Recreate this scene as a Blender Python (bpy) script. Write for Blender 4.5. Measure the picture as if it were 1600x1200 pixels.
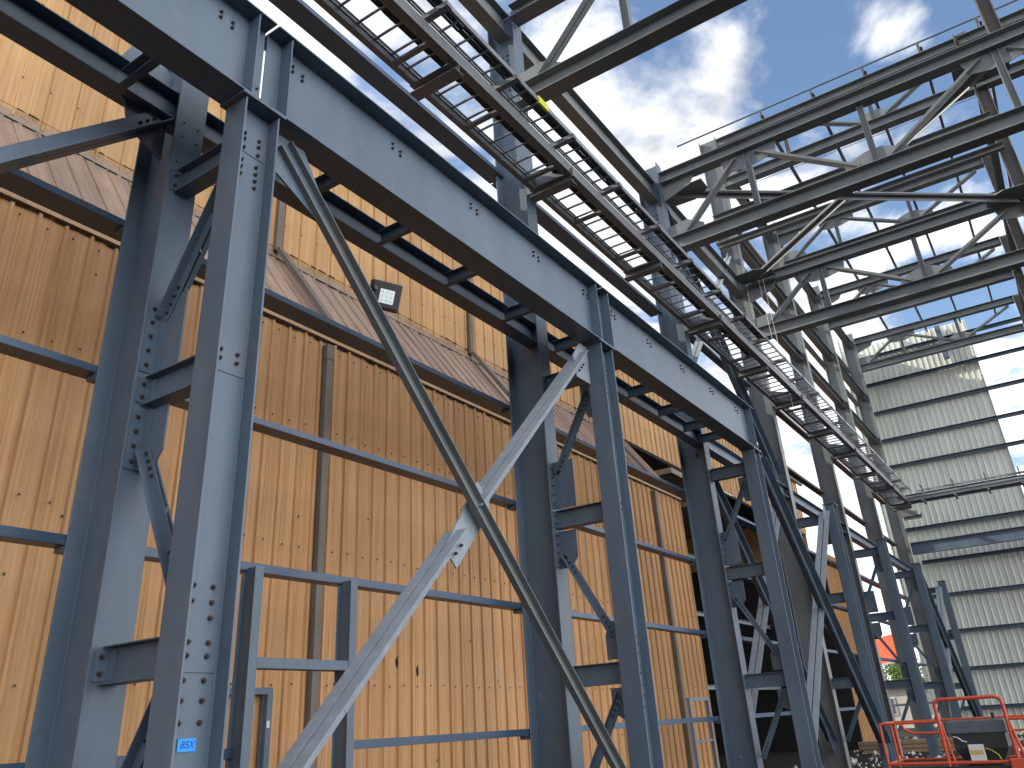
import bpy, math, random
from mathutils import Vector, Matrix
random.seed(7)
D = bpy.data
scene = bpy.context.scene
for o in list(D.objects): D.objects.remove(o)
COL = scene.collection

# ------------------------------------------------------------------ camera
cam = D.cameras.new('camera'); camo = D.objects.new('camera', cam); COL.objects.link(camo)
scene.camera = camo
cam.sensor_width = 36; cam.lens = 28.18
cam.shift_x = 0.00586; cam.shift_y = -0.04732
cam.clip_start = 0.05; cam.clip_end = 3000
r, u, b = Vector((0.82542501, 0.56187219, -0.054527)), Vector((0.28723576, -0.33487733, 0.8974145)), Vector((0.4859724, -0.75641048, -0.43780591))
m = Matrix((r, u, b)).transposed().to_4x4(); m.translation = (0, 0, 1.7)
camo.matrix_world = m

# ------------------------------------------------------------------ light
SUN = Vector((0.82, 0.34, -0.50)).normalized()          # direction the sunlight travels
scene.view_settings.view_transform = 'Standard'
scene.view_settings.look = 'None'
scene.view_settings.gamma = 1
scene.view_settings.exposure = 0.85
sl = D.lights.new('sun', 'SUN'); sl.energy = 3.2; sl.angle = math.radians(0.5); sl.color = (1, .93, .82)
so = D.objects.new('sun', sl); COL.objects.link(so); so.location = (0, 0, 40)
so.rotation_euler = SUN.to_track_quat('-Z', 'Y').to_euler()
w = D.worlds.new('World'); scene.world = w; w.use_nodes = True
nt = w.node_tree; nt.nodes.clear()
def nd(nt, t, **k):
    n = nt.nodes.new(t)
    for a, v in k.items():
        if a in n.inputs: n.inputs[a].default_value = v
        else: setattr(n, a, v)
    return n
out = nd(nt, 'ShaderNodeOutputWorld'); bg = nd(nt, 'ShaderNodeBackground')
sky = nd(nt, 'ShaderNodeTexSky', sky_type='NISHITA', sun_disc=False)
sky.sun_elevation = math.asin(-SUN.z); sky.sun_rotation = math.atan2(-SUN.x, -SUN.y)
sky.air_density = 1.0; sky.dust_density = .6; sky.ozone_density = 1.6
tc = nd(nt, 'ShaderNodeTexCoord'); sep = nd(nt, 'ShaderNodeSeparateXYZ')
nt.links.new(tc.outputs['Generated'], sep.inputs[0])
def mth(op, a, b=None, clamp=False):
    n = nt.nodes.new('ShaderNodeMath'); n.operation = op; n.use_clamp = clamp
    for i, x in enumerate((a, b)):
        if x is None: continue
        if isinstance(x, (int, float)): n.inputs[i].default_value = x
        else: nt.links.new(x, n.inputs[i])
    return n.outputs[0]
zz = mth('ADD', mth('MAXIMUM', sep.outputs[2], 0.0), 0.18)
cmb = nd(nt, 'ShaderNodeCombineXYZ')
nt.links.new(mth('DIVIDE', sep.outputs[0], zz), cmb.inputs[0]); nt.links.new(mth('DIVIDE', sep.outputs[1], zz), cmb.inputs[1])
n1 = nd(nt, 'ShaderNodeTexNoise', Scale=3.4, Detail=10, Roughness=.55, Distortion=.25)
nt.links.new(cmb.outputs[0], n1.inputs['Vector'])
n2 = nd(nt, 'ShaderNodeTexNoise', Scale=.75, Detail=2, Roughness=.5)
nt.links.new(cmb.outputs[0], n2.inputs['Vector'])
# clear blue part of the sky: around this direction
def clear(dv, sharp, amt):
    dv = Vector(dv).normalized()
    dot = nd(nt, 'ShaderNodeVectorMath', operation='DOT_PRODUCT'); dot.inputs[1].default_value = dv
    nt.links.new(tc.outputs['Generated'], dot.inputs[0])
    return mth('MULTIPLY', mth('POWER', mth('MAXIMUM', dot.outputs['Value'], 0.0), sharp), amt)
cl = mth('ADD', clear((-.03, .75, .66), 16, .42), clear((0.02, .96, .27), 120, .16))
for dv, sh, am in (((-.115, .715, .69), 420, .30), ((-.28, .73, .62), 170, .16), ((.025, .765, .645), 700, .30), ((-.19, .78, .60), 300, .20), ((-.5, .48, .72), 14, .14), ((-.10, .87, .48), 50, .18), ((-.2, .94, .27), 60, .15)):
    cl = mth('SUBTRACT', cl, clear(dv, sh, am))
low = mth('MULTIPLY', mth('SUBTRACT', .75, sep.outputs[2], True), .40)
dens = mth('ADD', mth('ADD', mth('MULTIPLY', n1.outputs[0], 1.7), mth('MULTIPLY', n2.outputs[0], .3)), mth('SUBTRACT', low, .49))
back = mth('MULTIPLY', mth('MAXIMUM', mth('MULTIPLY', sep.outputs[1], -1.0), 0.0), .12)  # unseen cloud behind the camera thinned to darken faces turned that way
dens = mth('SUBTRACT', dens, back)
dens = mth('SUBTRACT', dens, cl)
mr = nd(nt, 'ShaderNodeMapRange', interpolation_type='SMOOTHSTEP'); mr.inputs[1].default_value = .40; mr.inputs[2].default_value = .66
nt.links.new(dens, mr.inputs[0])
n3 = nd(nt, 'ShaderNodeTexNoise', Scale=5, Detail=6, Roughness=.6); nt.links.new(cmb.outputs[0], n3.inputs['Vector'])
cr = nd(nt, 'ShaderNodeMapRange'); cr.inputs[1].default_value = .35; cr.inputs[2].default_value = .62; cr.inputs[3].default_value = 5.0; cr.inputs[4].default_value = 8.5
nt.links.new(n3.outputs[0], cr.inputs[0])
# cloud brightened off the blue gap, towards unseen +X and horizon, to light steel
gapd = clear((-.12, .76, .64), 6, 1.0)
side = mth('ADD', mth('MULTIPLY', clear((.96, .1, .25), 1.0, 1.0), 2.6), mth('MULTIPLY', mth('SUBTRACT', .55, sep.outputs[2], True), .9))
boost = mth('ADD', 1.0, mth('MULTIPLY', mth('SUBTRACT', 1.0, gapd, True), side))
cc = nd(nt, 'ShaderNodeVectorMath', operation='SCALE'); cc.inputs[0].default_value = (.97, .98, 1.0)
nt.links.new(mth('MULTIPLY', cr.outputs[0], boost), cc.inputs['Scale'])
skb = nd(nt, 'ShaderNodeVectorMath', operation='SCALE'); skb.inputs['Scale'].default_value = 1.3
nt.links.new(sky.outputs[0], skb.inputs[0])
mix = nd(nt, 'ShaderNodeMix', data_type='RGBA')
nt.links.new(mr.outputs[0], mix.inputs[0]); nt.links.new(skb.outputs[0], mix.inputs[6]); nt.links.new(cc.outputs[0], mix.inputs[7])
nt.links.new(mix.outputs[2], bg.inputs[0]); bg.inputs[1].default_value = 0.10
nt.links.new(bg.outputs[0], out.inputs[0])
w.cycles.sampling_method = 'AUTOMATIC'

# ------------------------------------------------------------------ materials
MATS = {}
def mat(name, col, rough=.5, metal=0., var=.15, scale=3., stretch=(1, 1, 1), bump=.0, bscale=60, dirt=None, dirt_amt=.0, dirt_scale=6, spec=.5, dstretch=None, specks=None):
    m = D.materials.new(name); m.use_nodes = True; t = m.node_tree; bs = t.nodes['Principled BSDF']
    tcn = nd(t, 'ShaderNodeNewGeometry')
    mp = nd(t, 'ShaderNodeMapping'); mp.inputs['Scale'].default_value = stretch; t.links.new(tcn.outputs['Position'], mp.inputs[0])
    n = nd(t, 'ShaderNodeTexNoise', Scale=scale, Detail=6, Roughness=.6); t.links.new(mp.outputs[0], n.inputs['Vector'])
    r = nd(t, 'ShaderNodeMapRange'); r.inputs[1].default_value = .25; r.inputs[2].default_value = .75
    r.inputs[3].default_value = 1 - var; r.inputs[4].default_value = 1 + var
    t.links.new(n.outputs[0], r.inputs[0])
    s = nd(t, 'ShaderNodeVectorMath', operation='SCALE'); s.inputs[0].default_value = col[:3]; t.links.new(r.outputs[0], s.inputs['Scale'])
    o = s.outputs[0]
    if dirt:
        mp2 = nd(t, 'ShaderNodeMapping'); mp2.inputs['Scale'].default_value = dstretch or stretch; t.links.new(tcn.outputs['Position'], mp2.inputs[0])
        n2 = nd(t, 'ShaderNodeTexNoise', Scale=dirt_scale, Detail=8, Roughness=.7); t.links.new(mp2.outputs[0], n2.inputs['Vector'])
        r2 = nd(t, 'ShaderNodeMapRange', interpolation_type='SMOOTHSTEP'); r2.inputs[1].default_value = .5; r2.inputs[2].default_value = .75; r2.inputs[4].default_value = dirt_amt
        t.links.new(n2.outputs[0], r2.inputs[0])
        mx = nd(t, 'ShaderNodeMix', data_type='RGBA'); mx.inputs[7].default_value = (*dirt, 1)
        t.links.new(r2.outputs[0], mx.inputs[0]); t.links.new(o, mx.inputs[6]); o = mx.outputs[2]
    if specks:
        # small scuffs and spatters: elongated light scratches and dark dots
        for sc, st, lo, hi, amt, colr in ((14, (1, 1, .25), .66, .74, .55, specks[0]), (38, (1, 1, 1), .70, .76, .7, specks[1])):
            mp3 = nd(t, 'ShaderNodeMapping'); mp3.inputs['Scale'].default_value = st; t.links.new(tcn.outputs['Position'], mp3.inputs[0])
            n4 = nd(t, 'ShaderNodeTexNoise', Scale=sc, Detail=5, Roughness=.65); t.links.new(mp3.outputs[0], n4.inputs['Vector'])
            r4 = nd(t, 'ShaderNodeMapRange', interpolation_type='SMOOTHSTEP'); r4.inputs[1].default_value = lo; r4.inputs[2].default_value = hi; r4.inputs[4].default_value = amt
            t.links.new(n4.outputs[0], r4.inputs[0])
            mx = nd(t, 'ShaderNodeMix', data_type='RGBA'); mx.inputs[7].default_value = (*colr, 1)
            t.links.new(r4.outputs[0], mx.inputs[0]); t.links.new(o, mx.inputs[6]); o = mx.outputs[2]
    t.links.new(o, bs.inputs['Base Color'])
    rr = nd(t, 'ShaderNodeMapRange'); rr.inputs[3].default_value = max(rough - .12, .05); rr.inputs[4].default_value = min(rough + .12, 1)
    t.links.new(n.outputs[0], rr.inputs[0]); t.links.new(rr.outputs[0], bs.inputs['Roughness'])
    bs.inputs['Metallic'].default_value = metal
    bs.inputs['Specular IOR Level'].default_value = spec
    if bump:
        n3 = nd(t, 'ShaderNodeTexNoise', Scale=bscale, Detail=4); t.links.new(mp.outputs[0], n3.inputs['Vector'])
        bp = nd(t, 'ShaderNodeBump', Strength=bump, Distance=.01); t.links.new(n3.outputs[0], bp.inputs['Height']); t.links.new(bp.outputs[0], bs.inputs['Normal'])
    MATS[name] = m
    return m
STEEL = mat('blue_grey_steel_paint', (.076, .110, .150), .46, 0, .22, 1.6, (1, 1, .35), .12, 35, dirt=(.15, .16, .165), dirt_amt=.42, dirt_scale=2.6, spec=.5, specks=((.20, .21, .215), (.03, .025, .02)))
GIRTM = mat('shade_darkened_girt_paint', (.04, .07, .12), .42, 0, .18, 2.5, (1, .4, 1), .08, 40, dirt=(.10, .12, .15), dirt_amt=.4, dirt_scale=4, spec=.5)  # paint like the frame's, darkened so the girts' shade sits in the colour
STEEL2 = mat('grey_steel_paint', (.13, .145, .15), .46, 0, .2, 1.2, (1, 1, .6), .1, 30, dirt=(.20, .175, .14), dirt_amt=.5, dirt_scale=1.5, specks=((.24, .23, .21), (.04, .03, .02)))
SKYLIT_DUSTY = mat('skylit_dusty_grey_paint', (.205, .24, .275), .6, 0, .14, 5, (1, 1, 1), .1, 60, dirt=(.38, .40, .41), dirt_amt=.5, dirt_scale=9, specks=((.5, .5, .5), (.10, .09, .08)))  # dusty steel with the brightness of sky-facing braces put into the base colour
GALV = mat('galvanised_steel', (.20, .215, .225), .45, .35, .18, 9, (1, 1, 1), .05, 60)
TRAYM = mat('tray_channel_steel', (.13, .14, .15), .5, .05, .22, 2.0, (1, .5, 1), .08, 40, dirt=(.26, .22, .16), dirt_amt=.4, dirt_scale=3)
RUST = mat('weathered_bolt_steel', (.055, .042, .034), .65, .3, .4, 40)
RUSTM = mat('brown_primer_steel', (.062, .054, .050), .65, 0, .3, 4)
def sheet_tone(t, g, axis, width, amt, col_out):
    sp = nd(t, 'ShaderNodeSeparateXYZ'); t.links.new(g.outputs['Position'], sp.inputs[0])
    def mm(op, a, b_):
        n = nd(t, 'ShaderNodeMath', operation=op); t.links.new(a, n.inputs[0])
        if isinstance(b_, float): n.inputs[1].default_value = b_
        else: t.links.new(b_, n.inputs[1])
        return n.outputs[0]
    k = mm('FLOOR', mm('DIVIDE', sp.outputs[axis], width), 0.0)
    wn = nd(t, 'ShaderNodeTexWhiteNoise', noise_dimensions='1D'); t.links.new(k, wn.inputs['W'])
    r = nd(t, 'ShaderNodeMapRange'); r.inputs[3].default_value = 1 - amt; r.inputs[4].default_value = 1 + amt; t.links.new(wn.outputs['Value'], r.inputs[0])
    s = nd(t, 'ShaderNodeVectorMath', operation='SCALE'); t.links.new(col_out, s.inputs[0]); t.links.new(r.outputs[0], s.inputs['Scale'])
    return s.outputs[0]
def siding_mat(name, c1, c2, c3, dark=(.08, .04, .02)):
    m = D.materials.new(name); m.use_nodes = True; t = m.node_tree; bs = t.nodes['Principled BSDF']
    g = nd(t, 'ShaderNodeNewGeometry')
    def noise(sc, st, det=5, ro=.6):
        mp = nd(t, 'ShaderNodeMapping'); mp.inputs['Scale'].default_value = st; t.links.new(g.outputs['Position'], mp.inputs[0])
        n = nd(t, 'ShaderNodeTexNoise', Scale=sc, Detail=det, Roughness=ro); t.links.new(mp.outputs[0], n.inputs['Vector']); return n.outputs[0]
    a = noise(1, (1, 5.5, .16), 8, .7)
    rp = nd(t, 'ShaderNodeValToRGB'); e = rp.color_ramp.elements
    e[0].position = .24; e[0].color = (*c1, 1); e[1].position = .76; e[1].color = (*c3, 1)
    x = rp.color_ramp.elements.new(.5); x.color = (*c2, 1)
    t.links.new(a, rp.inputs[0])
    b_ = noise(1, (1, 26, .5), 3, .6)
    r = nd(t, 'ShaderNodeMapRange'); r.inputs[1].default_value = .3; r.inputs[2].default_value = .7; r.inputs[3].default_value = .80; r.inputs[4].default_value = 1.12
    t.links.new(b_, r.inputs[0])
    s = nd(t, 'ShaderNodeVectorMath', operation='SCALE'); t.links.new(rp.outputs[0], s.inputs[0]); t.links.new(r.outputs[0], s.inputs['Scale'])
    c_ = noise(1, (1, .9, .55), 6, .65)
    r2 = nd(t, 'ShaderNodeMapRange', interpolation_type='SMOOTHSTEP'); r2.inputs[1].default_value = .52; r2.inputs[2].default_value = .78; r2.inputs[4].default_value = .55
    t.links.new(c_, r2.inputs[0])
    mx = nd(t, 'ShaderNodeMix', data_type='RGBA'); mx.inputs[7].default_value = (.46, .31, .20, 1)
    t.links.new(r2.outputs[0], mx.inputs[0]); t.links.new(s.outputs[0], mx.inputs[6])
    d_ = noise(1, (1, 14, 1.3), 10, .75)
    r3 = nd(t, 'ShaderNodeMapRange', interpolation_type='SMOOTHSTEP'); r3.inputs[1].default_value = .67; r3.inputs[2].default_value = .80; r3.inputs[4].default_value = .4
    t.links.new(d_, r3.inputs[0])
    mx2 = nd(t, 'ShaderNodeMix', data_type='RGBA'); mx2.inputs[7].default_value = (*dark, 1)
    t.links.new(r3.outputs[0], mx2.inputs[0]); t.links.new(mx.outputs[2], mx2.inputs[6])
    t.links.new(sheet_tone(t, g, 1, .99, .09, mx2.outputs[2]), bs.inputs['Base Color']); bs.inputs['Roughness'].default_value = .6
    bs.inputs['Specular IOR Level'].default_value = .3
    return m
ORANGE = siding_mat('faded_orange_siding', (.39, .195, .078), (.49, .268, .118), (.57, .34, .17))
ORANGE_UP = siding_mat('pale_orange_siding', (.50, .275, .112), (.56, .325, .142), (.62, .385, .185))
BROWNROOF = siding_mat('weathered_brown_roof', (.25, .165, .125), (.31, .215, .165), (.38, .285, .225))
TRIM = mat('orange_trim', (.47, .29, .15), .6, 0, .3, 5, (1, 1, 1), .1, 30, dirt=(.10, .06, .04), dirt_amt=.7, dirt_scale=5)
TRIMB = mat('brown_trim', (.30, .21, .15), .6, 0, .25, 4, dirt=(.10, .06, .04), dirt_amt=.5, dirt_scale=7)
SPOUT = mat('dull_brown_downspout', (.16, .135, .115), .55, .1, .2, 4, (1, 1, .4), dirt=(.07, .055, .045), dirt_amt=.5)
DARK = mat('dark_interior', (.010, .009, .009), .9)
BLACKP = mat('black_plastic', (.018, .019, .021), .5, 0, .3, 20)
ENDW = mat('pale_green_grey_cladding', (.62, .64, .575), .42, 0, .14, 1.2, (3, 1, .25), .0, dirt=(.45, .43, .32), dirt_amt=.45, dirt_scale=2, dstretch=(2.5, 1, .3))
_t = ENDW.node_tree; _b = _t.nodes['Principled BSDF']; _o = _b.inputs['Base Color'].links[0].from_socket
_t.links.new(sheet_tone(_t, [n for n in _t.nodes if n.type == 'NEW_GEOMETRY'][0], 0, .915, .07, _o), _b.inputs['Base Color'])
REDO = mat('orange_red_paint', (.55, .075, .028), .5, 0, .2, 12, dirt=(.20, .08, .05), dirt_amt=.6, dirt_scale=14)
GREYP = mat('grey_hopper', (.085, .10, .12), .6, 0, .2, 8, dirt=(.25, .25, .25), dirt_amt=.3)
WHITEP = mat('white_panel', (.62, .62, .60), .5, 0, .08, 10)
BUFF = mat('buff_label', (.55, .38, .12), .6)
BLUETAPE = mat('blue_tape', (.02, .28, .78), .6, 0, .06, 30)
INK = mat('marker_ink', (.01, .07, .32), .8)
YELLOW = mat('yellow_paint', (.62, .60, .03), .6)
REDC = mat('red_canopy', (.80, .09, .03), .55, 0, .1, 3)
CONC = mat('pale_concrete', (.45, .42, .37), .85, 0, .12, 3)
LED = mat('led_glass', (.85, .93, .92), .15)
TIMBER = mat('timber', (.30, .21, .12), .8, 0, .3, 6, (8, 1, 1))
GROUND = mat('gravel_ground', (.032, .029, .025), .95, 0, .4, 3, (1, 1, 1), .8, 30, dirt=(.07, .065, .055), dirt_amt=.6, dirt_scale=12, spec=.08)
LEAF = mat('leaf_green', (.10, .17, .025), .6, 0, .5, 1.5)
BARK = mat('bark', (.08, .06, .045), .9, 0, .3, 8)

# ------------------------------------------------------------------ mesh builder
class MB:
    def __init__(s): s.v = []; s.f = []
    def raw(s, vs, fs):
        k = len(s.v); s.v += [Vector(x) for x in vs]; s.f += [tuple(i + k for i in f) for f in fs]; return s
    def box(s, a, b):
        x0, y0, z0 = (min(a[i], b[i]) for i in range(3)); x1, y1, z1 = (max(a[i], b[i]) for i in range(3))
        return s.raw([(x0, y0, z0), (x1, y0, z0), (x1, y1, z0), (x0, y1, z0), (x0, y0, z1), (x1, y0, z1), (x1, y1, z1), (x0, y1, z1)],
              [(0, 3, 2, 1), (4, 5, 6, 7), (0, 1, 5, 4), (1, 2, 6, 5), (2, 3, 7, 6), (3, 0, 4, 7)])
    def prism(s, prof, p0, p1, up):
        """prof: CCW list of (side, up) seen looking from p1 back to p0... side = dir x up"""
        p0, p1 = Vector(p0), Vector(p1); d = (p1 - p0).normalized()
        up = Vector(up); up = (up - d * up.dot(d)).normalized(); sd = d.cross(up)
        n = len(prof)
        vs = [p0 + sd * a + up * c for a, c in prof] + [p1 + sd * a + up * c for a, c in prof]
        area = sum(prof[i][0] * prof[(i + 1) % n][1] - prof[(i + 1) % n][0] * prof[i][1] for i in range(n))
        fs = [(i, (i + 1) % n, n + (i + 1) % n, n + i) for i in range(n)] + [tuple(range(n))[::-1], tuple(range(n, 2 * n))]
        # sd x up = (d x up) x up = -d ; CCW in (sd,up) faces -d
        if area > 0: fs = [f[::-1] for f in fs]
        return s.raw(vs, fs)
    def I(s, p0, p1, up, d, bf, tf=.016, tw=.012):
        h, g, t = d / 2, bf / 2, tw / 2
        return s.prism([(-g, -h), (g, -h), (g, -h + tf), (t, -h + tf), (t, h - tf), (g, h - tf), (g, h), (-g, h), (-g, h - tf), (-t, h - tf), (-t, -h + tf), (-g, -h + tf)], p0, p1, up)
    def C(s, p0, p1, up, d, b, t=.01, side=1):
        h = d / 2
        pr = [(0, -h), (b, -h), (b, -h + t), (t, -h + t), (t, h - t), (b, h - t), (b, h), (0, h)]
        return s.prism([(a * side, c) for a, c in pr] if side > 0 else [(-a, c) for a, c in pr][::-1], p0, p1, up)
    def L(s, p0, p1, up, a, b, t=.01, side=1, flip=1):
        pr = [(0, 0), (a, 0), (a, t), (t, t), (t, b), (0, b)]
        pr = [(x * side, y * flip) for x, y in pr]
        return s.prism(pr, p0, p1, up)
    def R(s, p0, p1, up, d, b):
        return s.prism([(-b / 2, -d / 2), (b / 2, -d / 2), (b / 2, d / 2), (-b / 2, d / 2)], p0, p1, up)
    def tube(s, p0, p1, r, n=8):
        return s.prism([(r * math.cos(i * 2 * math.pi / n), r * math.sin(i * 2 * math.pi / n)) for i in range(n)], p0, p1, (0.3, .2, 1) if abs((Vector(p1) - Vector(p0)).normalized().z) < .9 else (1, 0, 0))
    def plate(s, pts, nrm, th):
        nrm = Vector(nrm).normalized(); n = len(pts); P = [Vector(p) for p in pts]
        a = sum(((P[i] - P[0]).cross(P[(i + 1) % n] - P[0]) for i in range(n)), Vector())
        if a.dot(nrm) < 0: P = P[::-1]
        vs = [p - nrm * th / 2 for p in P] + [p + nrm * th / 2 for p in P]
        return s.raw(vs, [tuple(range(n))[::-1], tuple(range(n, 2 * n))] + [(i, (i + 1) % n, n + (i + 1) % n, n + i) for i in range(n)])
    def build(s, name, material, parent=None, bevel=0):
        org = parent.location.copy() if parent is not None else Vector((0, 0, 0))
        if parent is not None and parent.parent is not None: org = org + parent.parent.location
        if parent is None and s.v:
            n = len(s.v); org = sum(s.v, Vector()) / n; org.z = min(v.z for v in s.v)
        me = D.meshes.new(name); me.from_pydata([v - org for v in s.v], [], s.f); me.materials.append(material); me.update()
        o = D.objects.new(name, me); COL.objects.link(o)
        if parent is not None: o.parent = parent
        else: o.location = org
        if bevel:
            md = o.modifiers.new('edge', 'BEVEL'); md.width = bevel; md.segments = 1; md.limit_method = 'ANGLE'; md.angle_limit = math.radians(50)
        return o
def tag(o, label, cat, group=None, kind=None):
    if label: o['label'] = label
    if cat: o['category'] = cat
    if group: o['group'] = group
    if kind: o['kind'] = kind
    return o
def thing(name, label, cat, loc, group=None):
    o = D.objects.new(name, None); o.empty_display_size = .2; COL.objects.link(o); o.location = loc
    return tag(o, label, cat, group)
def struct(o): o['kind'] = 'structure'; return o
# bolt: hex head + washer, along +X
def bolt_mesh():
    m = MB()
    def ring(r, x, n, ph=0): return [(x, r * math.cos(ph + i * 2 * math.pi / n), r * math.sin(ph + i * 2 * math.pi / n)) for i in range(n)]
    def cyl(r, x0, x1, n):
        a = ring(r, x0, n) + ring(r, x1, n)
        m.raw(a, [(i, (i + 1) % n, n + (i + 1) % n, n + i) for i in range(n)] + [tuple(range(n, 2 * n))])
    cyl(.021, 0, .004, 12); cyl(.0165, .004, .02, 6); cyl(.009, .02, .032, 8)
    me = D.meshes.new('bolt'); me.from_pydata(m.v, [], m.f); me.materials.append(RUST); me.update(); return me
BOLT = bolt_mesh()
def bolt(parent, p, n='x', sc=1.0):
    o = D.objects.new('bolt', BOLT); COL.objects.link(o); o.parent = parent
    org = parent.location.copy() + (parent.parent.location if parent.parent else Vector())
    o.location = Vector(p) - org
    if n == '-y': o.rotation_euler = (random.random(), 0, 0); o.rotation_euler = Matrix.Rotation(-math.pi / 2, 3, 'Z').to_euler()
    elif n == '-z': o.rotation_euler = (0, math.pi / 2, 0)
    else: o.rotation_euler = (random.random() * 1.0, 0, 0)
    o.scale = (sc, sc, sc)
    return o

B = [3.83, 10.97, 18.56, 25.9, 33.4, 41.0, 48.6]
ORD = ['nearest', 'second nearest', 'third nearest', 'fourth', 'fifth', 'sixth', 'farthest']
BAY = ['between the nearest and second column frames', 'between the second and third column frames', 'between the third and fourth column frames',
       'between the fourth and fifth column frames', 'between the fifth and sixth column frames', 'between the last two column frames']

# ------------------------------------------------------------------ ground
g = MB()
N = 60
for i in range(N + 1):
    for j in range(N + 1):
        x = -600 + 1200 * i / N; y = -600 + 1200 * j / N
        g.v.append(Vector((x, y, 0)))
for i in range(N):
    for j in range(N): a = i * (N + 1) + j; g.f.append((a, a + N + 1, a + N + 2, a + 1))
o = g.build('ground', GROUND); struct(o)

# ------------------------------------------------------------------ old orange building
def corr(y0, y1, xf, z0, z1, pitch=.33, rib=.038, minor=True, slopex=0., inward=-1):
    """ribbed sheet in the YZ plane facing +X; slopex = x shift at the top"""
    prof = []; y = y0
    while y < y1 - 1e-4:
        for dy, dx in (((0, 0), (.08, 0), (.092, rib), (.128, rib), (.14, 0)) if minor else ((0, 0), (.10, 0), (.106, rib), (.130, rib), (.136, 0))): 
            if y + dy <= y1: prof.append((y + dy, dx))
        if minor:
            for c in (.205, .25):
                for dy, dx in ((-.014, 0), (-.004, .007), (.004, .007), (.014, 0)):
                    if y + c + dy <= y1: prof.append((y + c + dy, dx))
        y += pitch
    prof.append((y1, 0)); n = len(prof); m = MB()
    vs = [(xf + dx, yy, z0) for yy, dx in prof] + [(xf + dx + slopex, yy, z1) for yy, dx in prof]
    m.raw(vs, [(i, i + 1, n + i + 1, n + i) for i in range(n - 1)])
    return m
bld = thing('factory_building', 'old factory building with faded orange ribbed metal siding behind the steel frame', 'building', (-12, 15, 0))
lw = corr(-4, 23.2, -9.0, 0, 7.62)
lwo = lw.build('lower_wall', ORANGE, bld)
corr(40.2, 43.6, -9.0, 0, 8.3).build('lower_wall', ORANGE, bld)
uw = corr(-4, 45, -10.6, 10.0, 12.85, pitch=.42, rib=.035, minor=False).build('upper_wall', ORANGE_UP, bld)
rf = corr(-4, 23.2, -9.0, 7.72, 9.85, pitch=.36, rib=.035, minor=False, slopex=-1.52).build('sloped_roof', BROWNROOF, bld)
m = MB(); m.box((-9.0, -4, 7.62), (-8.93, 23.25, 7.80)); m.build('eave_flashing', TRIM, bld, .004)
m = MB(); m.plate([(-10.62, -4, 10.12), (-10.54, -4, 10.10), (-10.44, -4, 9.82), (-10.52, -4, 9.84)], (0, -1, 0), .002); m = MB()
m.prism([(0, 0), (.012, 0), (.012, .30), (0, .30)], (-10.55, -4, 9.83), (-10.55, 23.2, 9.83), (-.25, 0, 1)); m.build('wall_flashing', TRIMB, bld)
# ragged dark closure strip ends (foam closures) under both flashings
def ragged(x, z, y0, y1, lo, hi, up=False, th=.012, sd=1):
    rnd = random.Random(sd); top = []; y = y0
    while y < y1:
        h = rnd.uniform(lo, hi); L = rnd.uniform(.06, .3); top += [(x, y, z + h * (1 if up else -1)), (x, y + L * .8, z + h * .8 * (1 if up else -1)), (x, y + L, z + .004 * (1 if up else -1))]; y += L + rnd.uniform(.005, .07); top.append((x, y, z + .004 * (1 if up else -1)))
    vs = []; fs = []
    for p in top: vs += [(x, p[1], z), p]
    for k in range(len(top) - 1): fs.append((2 * k, 2 * k + 2, 2 * k + 3, 2 * k + 1))
    m = MB(); m.raw(vs, fs); n = len(vs); m.raw([(a[0] + th, a[1], a[2]) for a in vs], [f[::-1] for f in fs]); return m
ragged(-10.45, 9.832, -4, 23.1, .01, .045, sd=3).build('closure_strip', DARK, bld)
ragged(-8.962, 7.617, -4, 23.1, .008, .038, sd=4).build('closure_strip', DARK, bld)
ragged(-10.563, 10.125, -4, 23.1, .004, .035, True, sd=5).build('closure_strip', DARK, bld)
# screws
m = MB(); 
for z in (2.35, 4.2, 6.05, 7.45):
    y = -3.9 
    while y < 23:
        yy = y + .115 + random.uniform(-.012, .012); zz_ = z + random.uniform(-.02, .02); m.box((-8.968, yy - .011, zz_ - .011), (-8.955, yy + .011, zz_ + .011))
        y += .33
y = -3.9
for z in (10.7, 12.2):
    y = -4
    while y < 44: m.box((-10.57, y + .105, z), (-10.56, y + .13, z + .025)); y += .42
for k in range(60):
    yy = random.uniform(-2, 20); z = random.uniform(1.2, 7.4); m.box((-8.993, yy, z), (-8.985, yy + .022, z + .03))
s_ = m.build('siding_screws', RUST, bld); s_['kind'] = 'stuff'
# torn dents
m = MB()
for (yy, z, a) in ((10.25, 2.62, .3), (10.75, 2.5, -.2)):
    m.plate([(-8.992, yy, z), (-8.985, yy + .03, z + .02), (-8.985, yy + .015, z + .17), (-8.99, yy - .02, z + .10)], (1, 0, 0), .01)
m.build('torn_hole', DARK, bld)
# roof, gutter, inside
m = MB(); m.plate([(-10.75, -4, 12.86), (-30, -4, 15.5), (-30, 45.1, 15.5), (-10.75, 45.1, 12.86)], (0.13, 0, 1), .12); m.build('roof', BROWNROOF, bld)
m = MB(); m.tube((-10.52, -4, 12.88), (-10.52, 45.7, 12.88), .10, 10); m.build('gutter', SPOUT, bld)
m = MB(); m.box((-30, -4.1, 0), (-9.05, -4.0, 9)); m.box((-30, 44.9, 0), (-10.65, 45, 12.8)); m.box((-30, 43.6, 0), (-9.0, 43.7, 8.3)); m.box((-30.1, -4, 0), (-30, 45, 15)); m.build('side_wall', ORANGE, bld)
m = MB(); m.box((-22, 23.3, 0), (-21.9, 40.1, 10)); m.plate([(-22, 23.24, 0), (-9.03, 23.24, 0), (-9.03, 23.24, 7.7), (-10.62, 23.24, 9.8), (-22, 23.24, 9.8)], (0, 1, 0), .08); m.box((-22, 40.1, 0), (-9.02, 40.2, 8.2)); m.box((-22, 23.3, 9.9), (-10.62, 40.1, 10.0)); m.build('dark_interior', DARK, bld)
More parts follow.
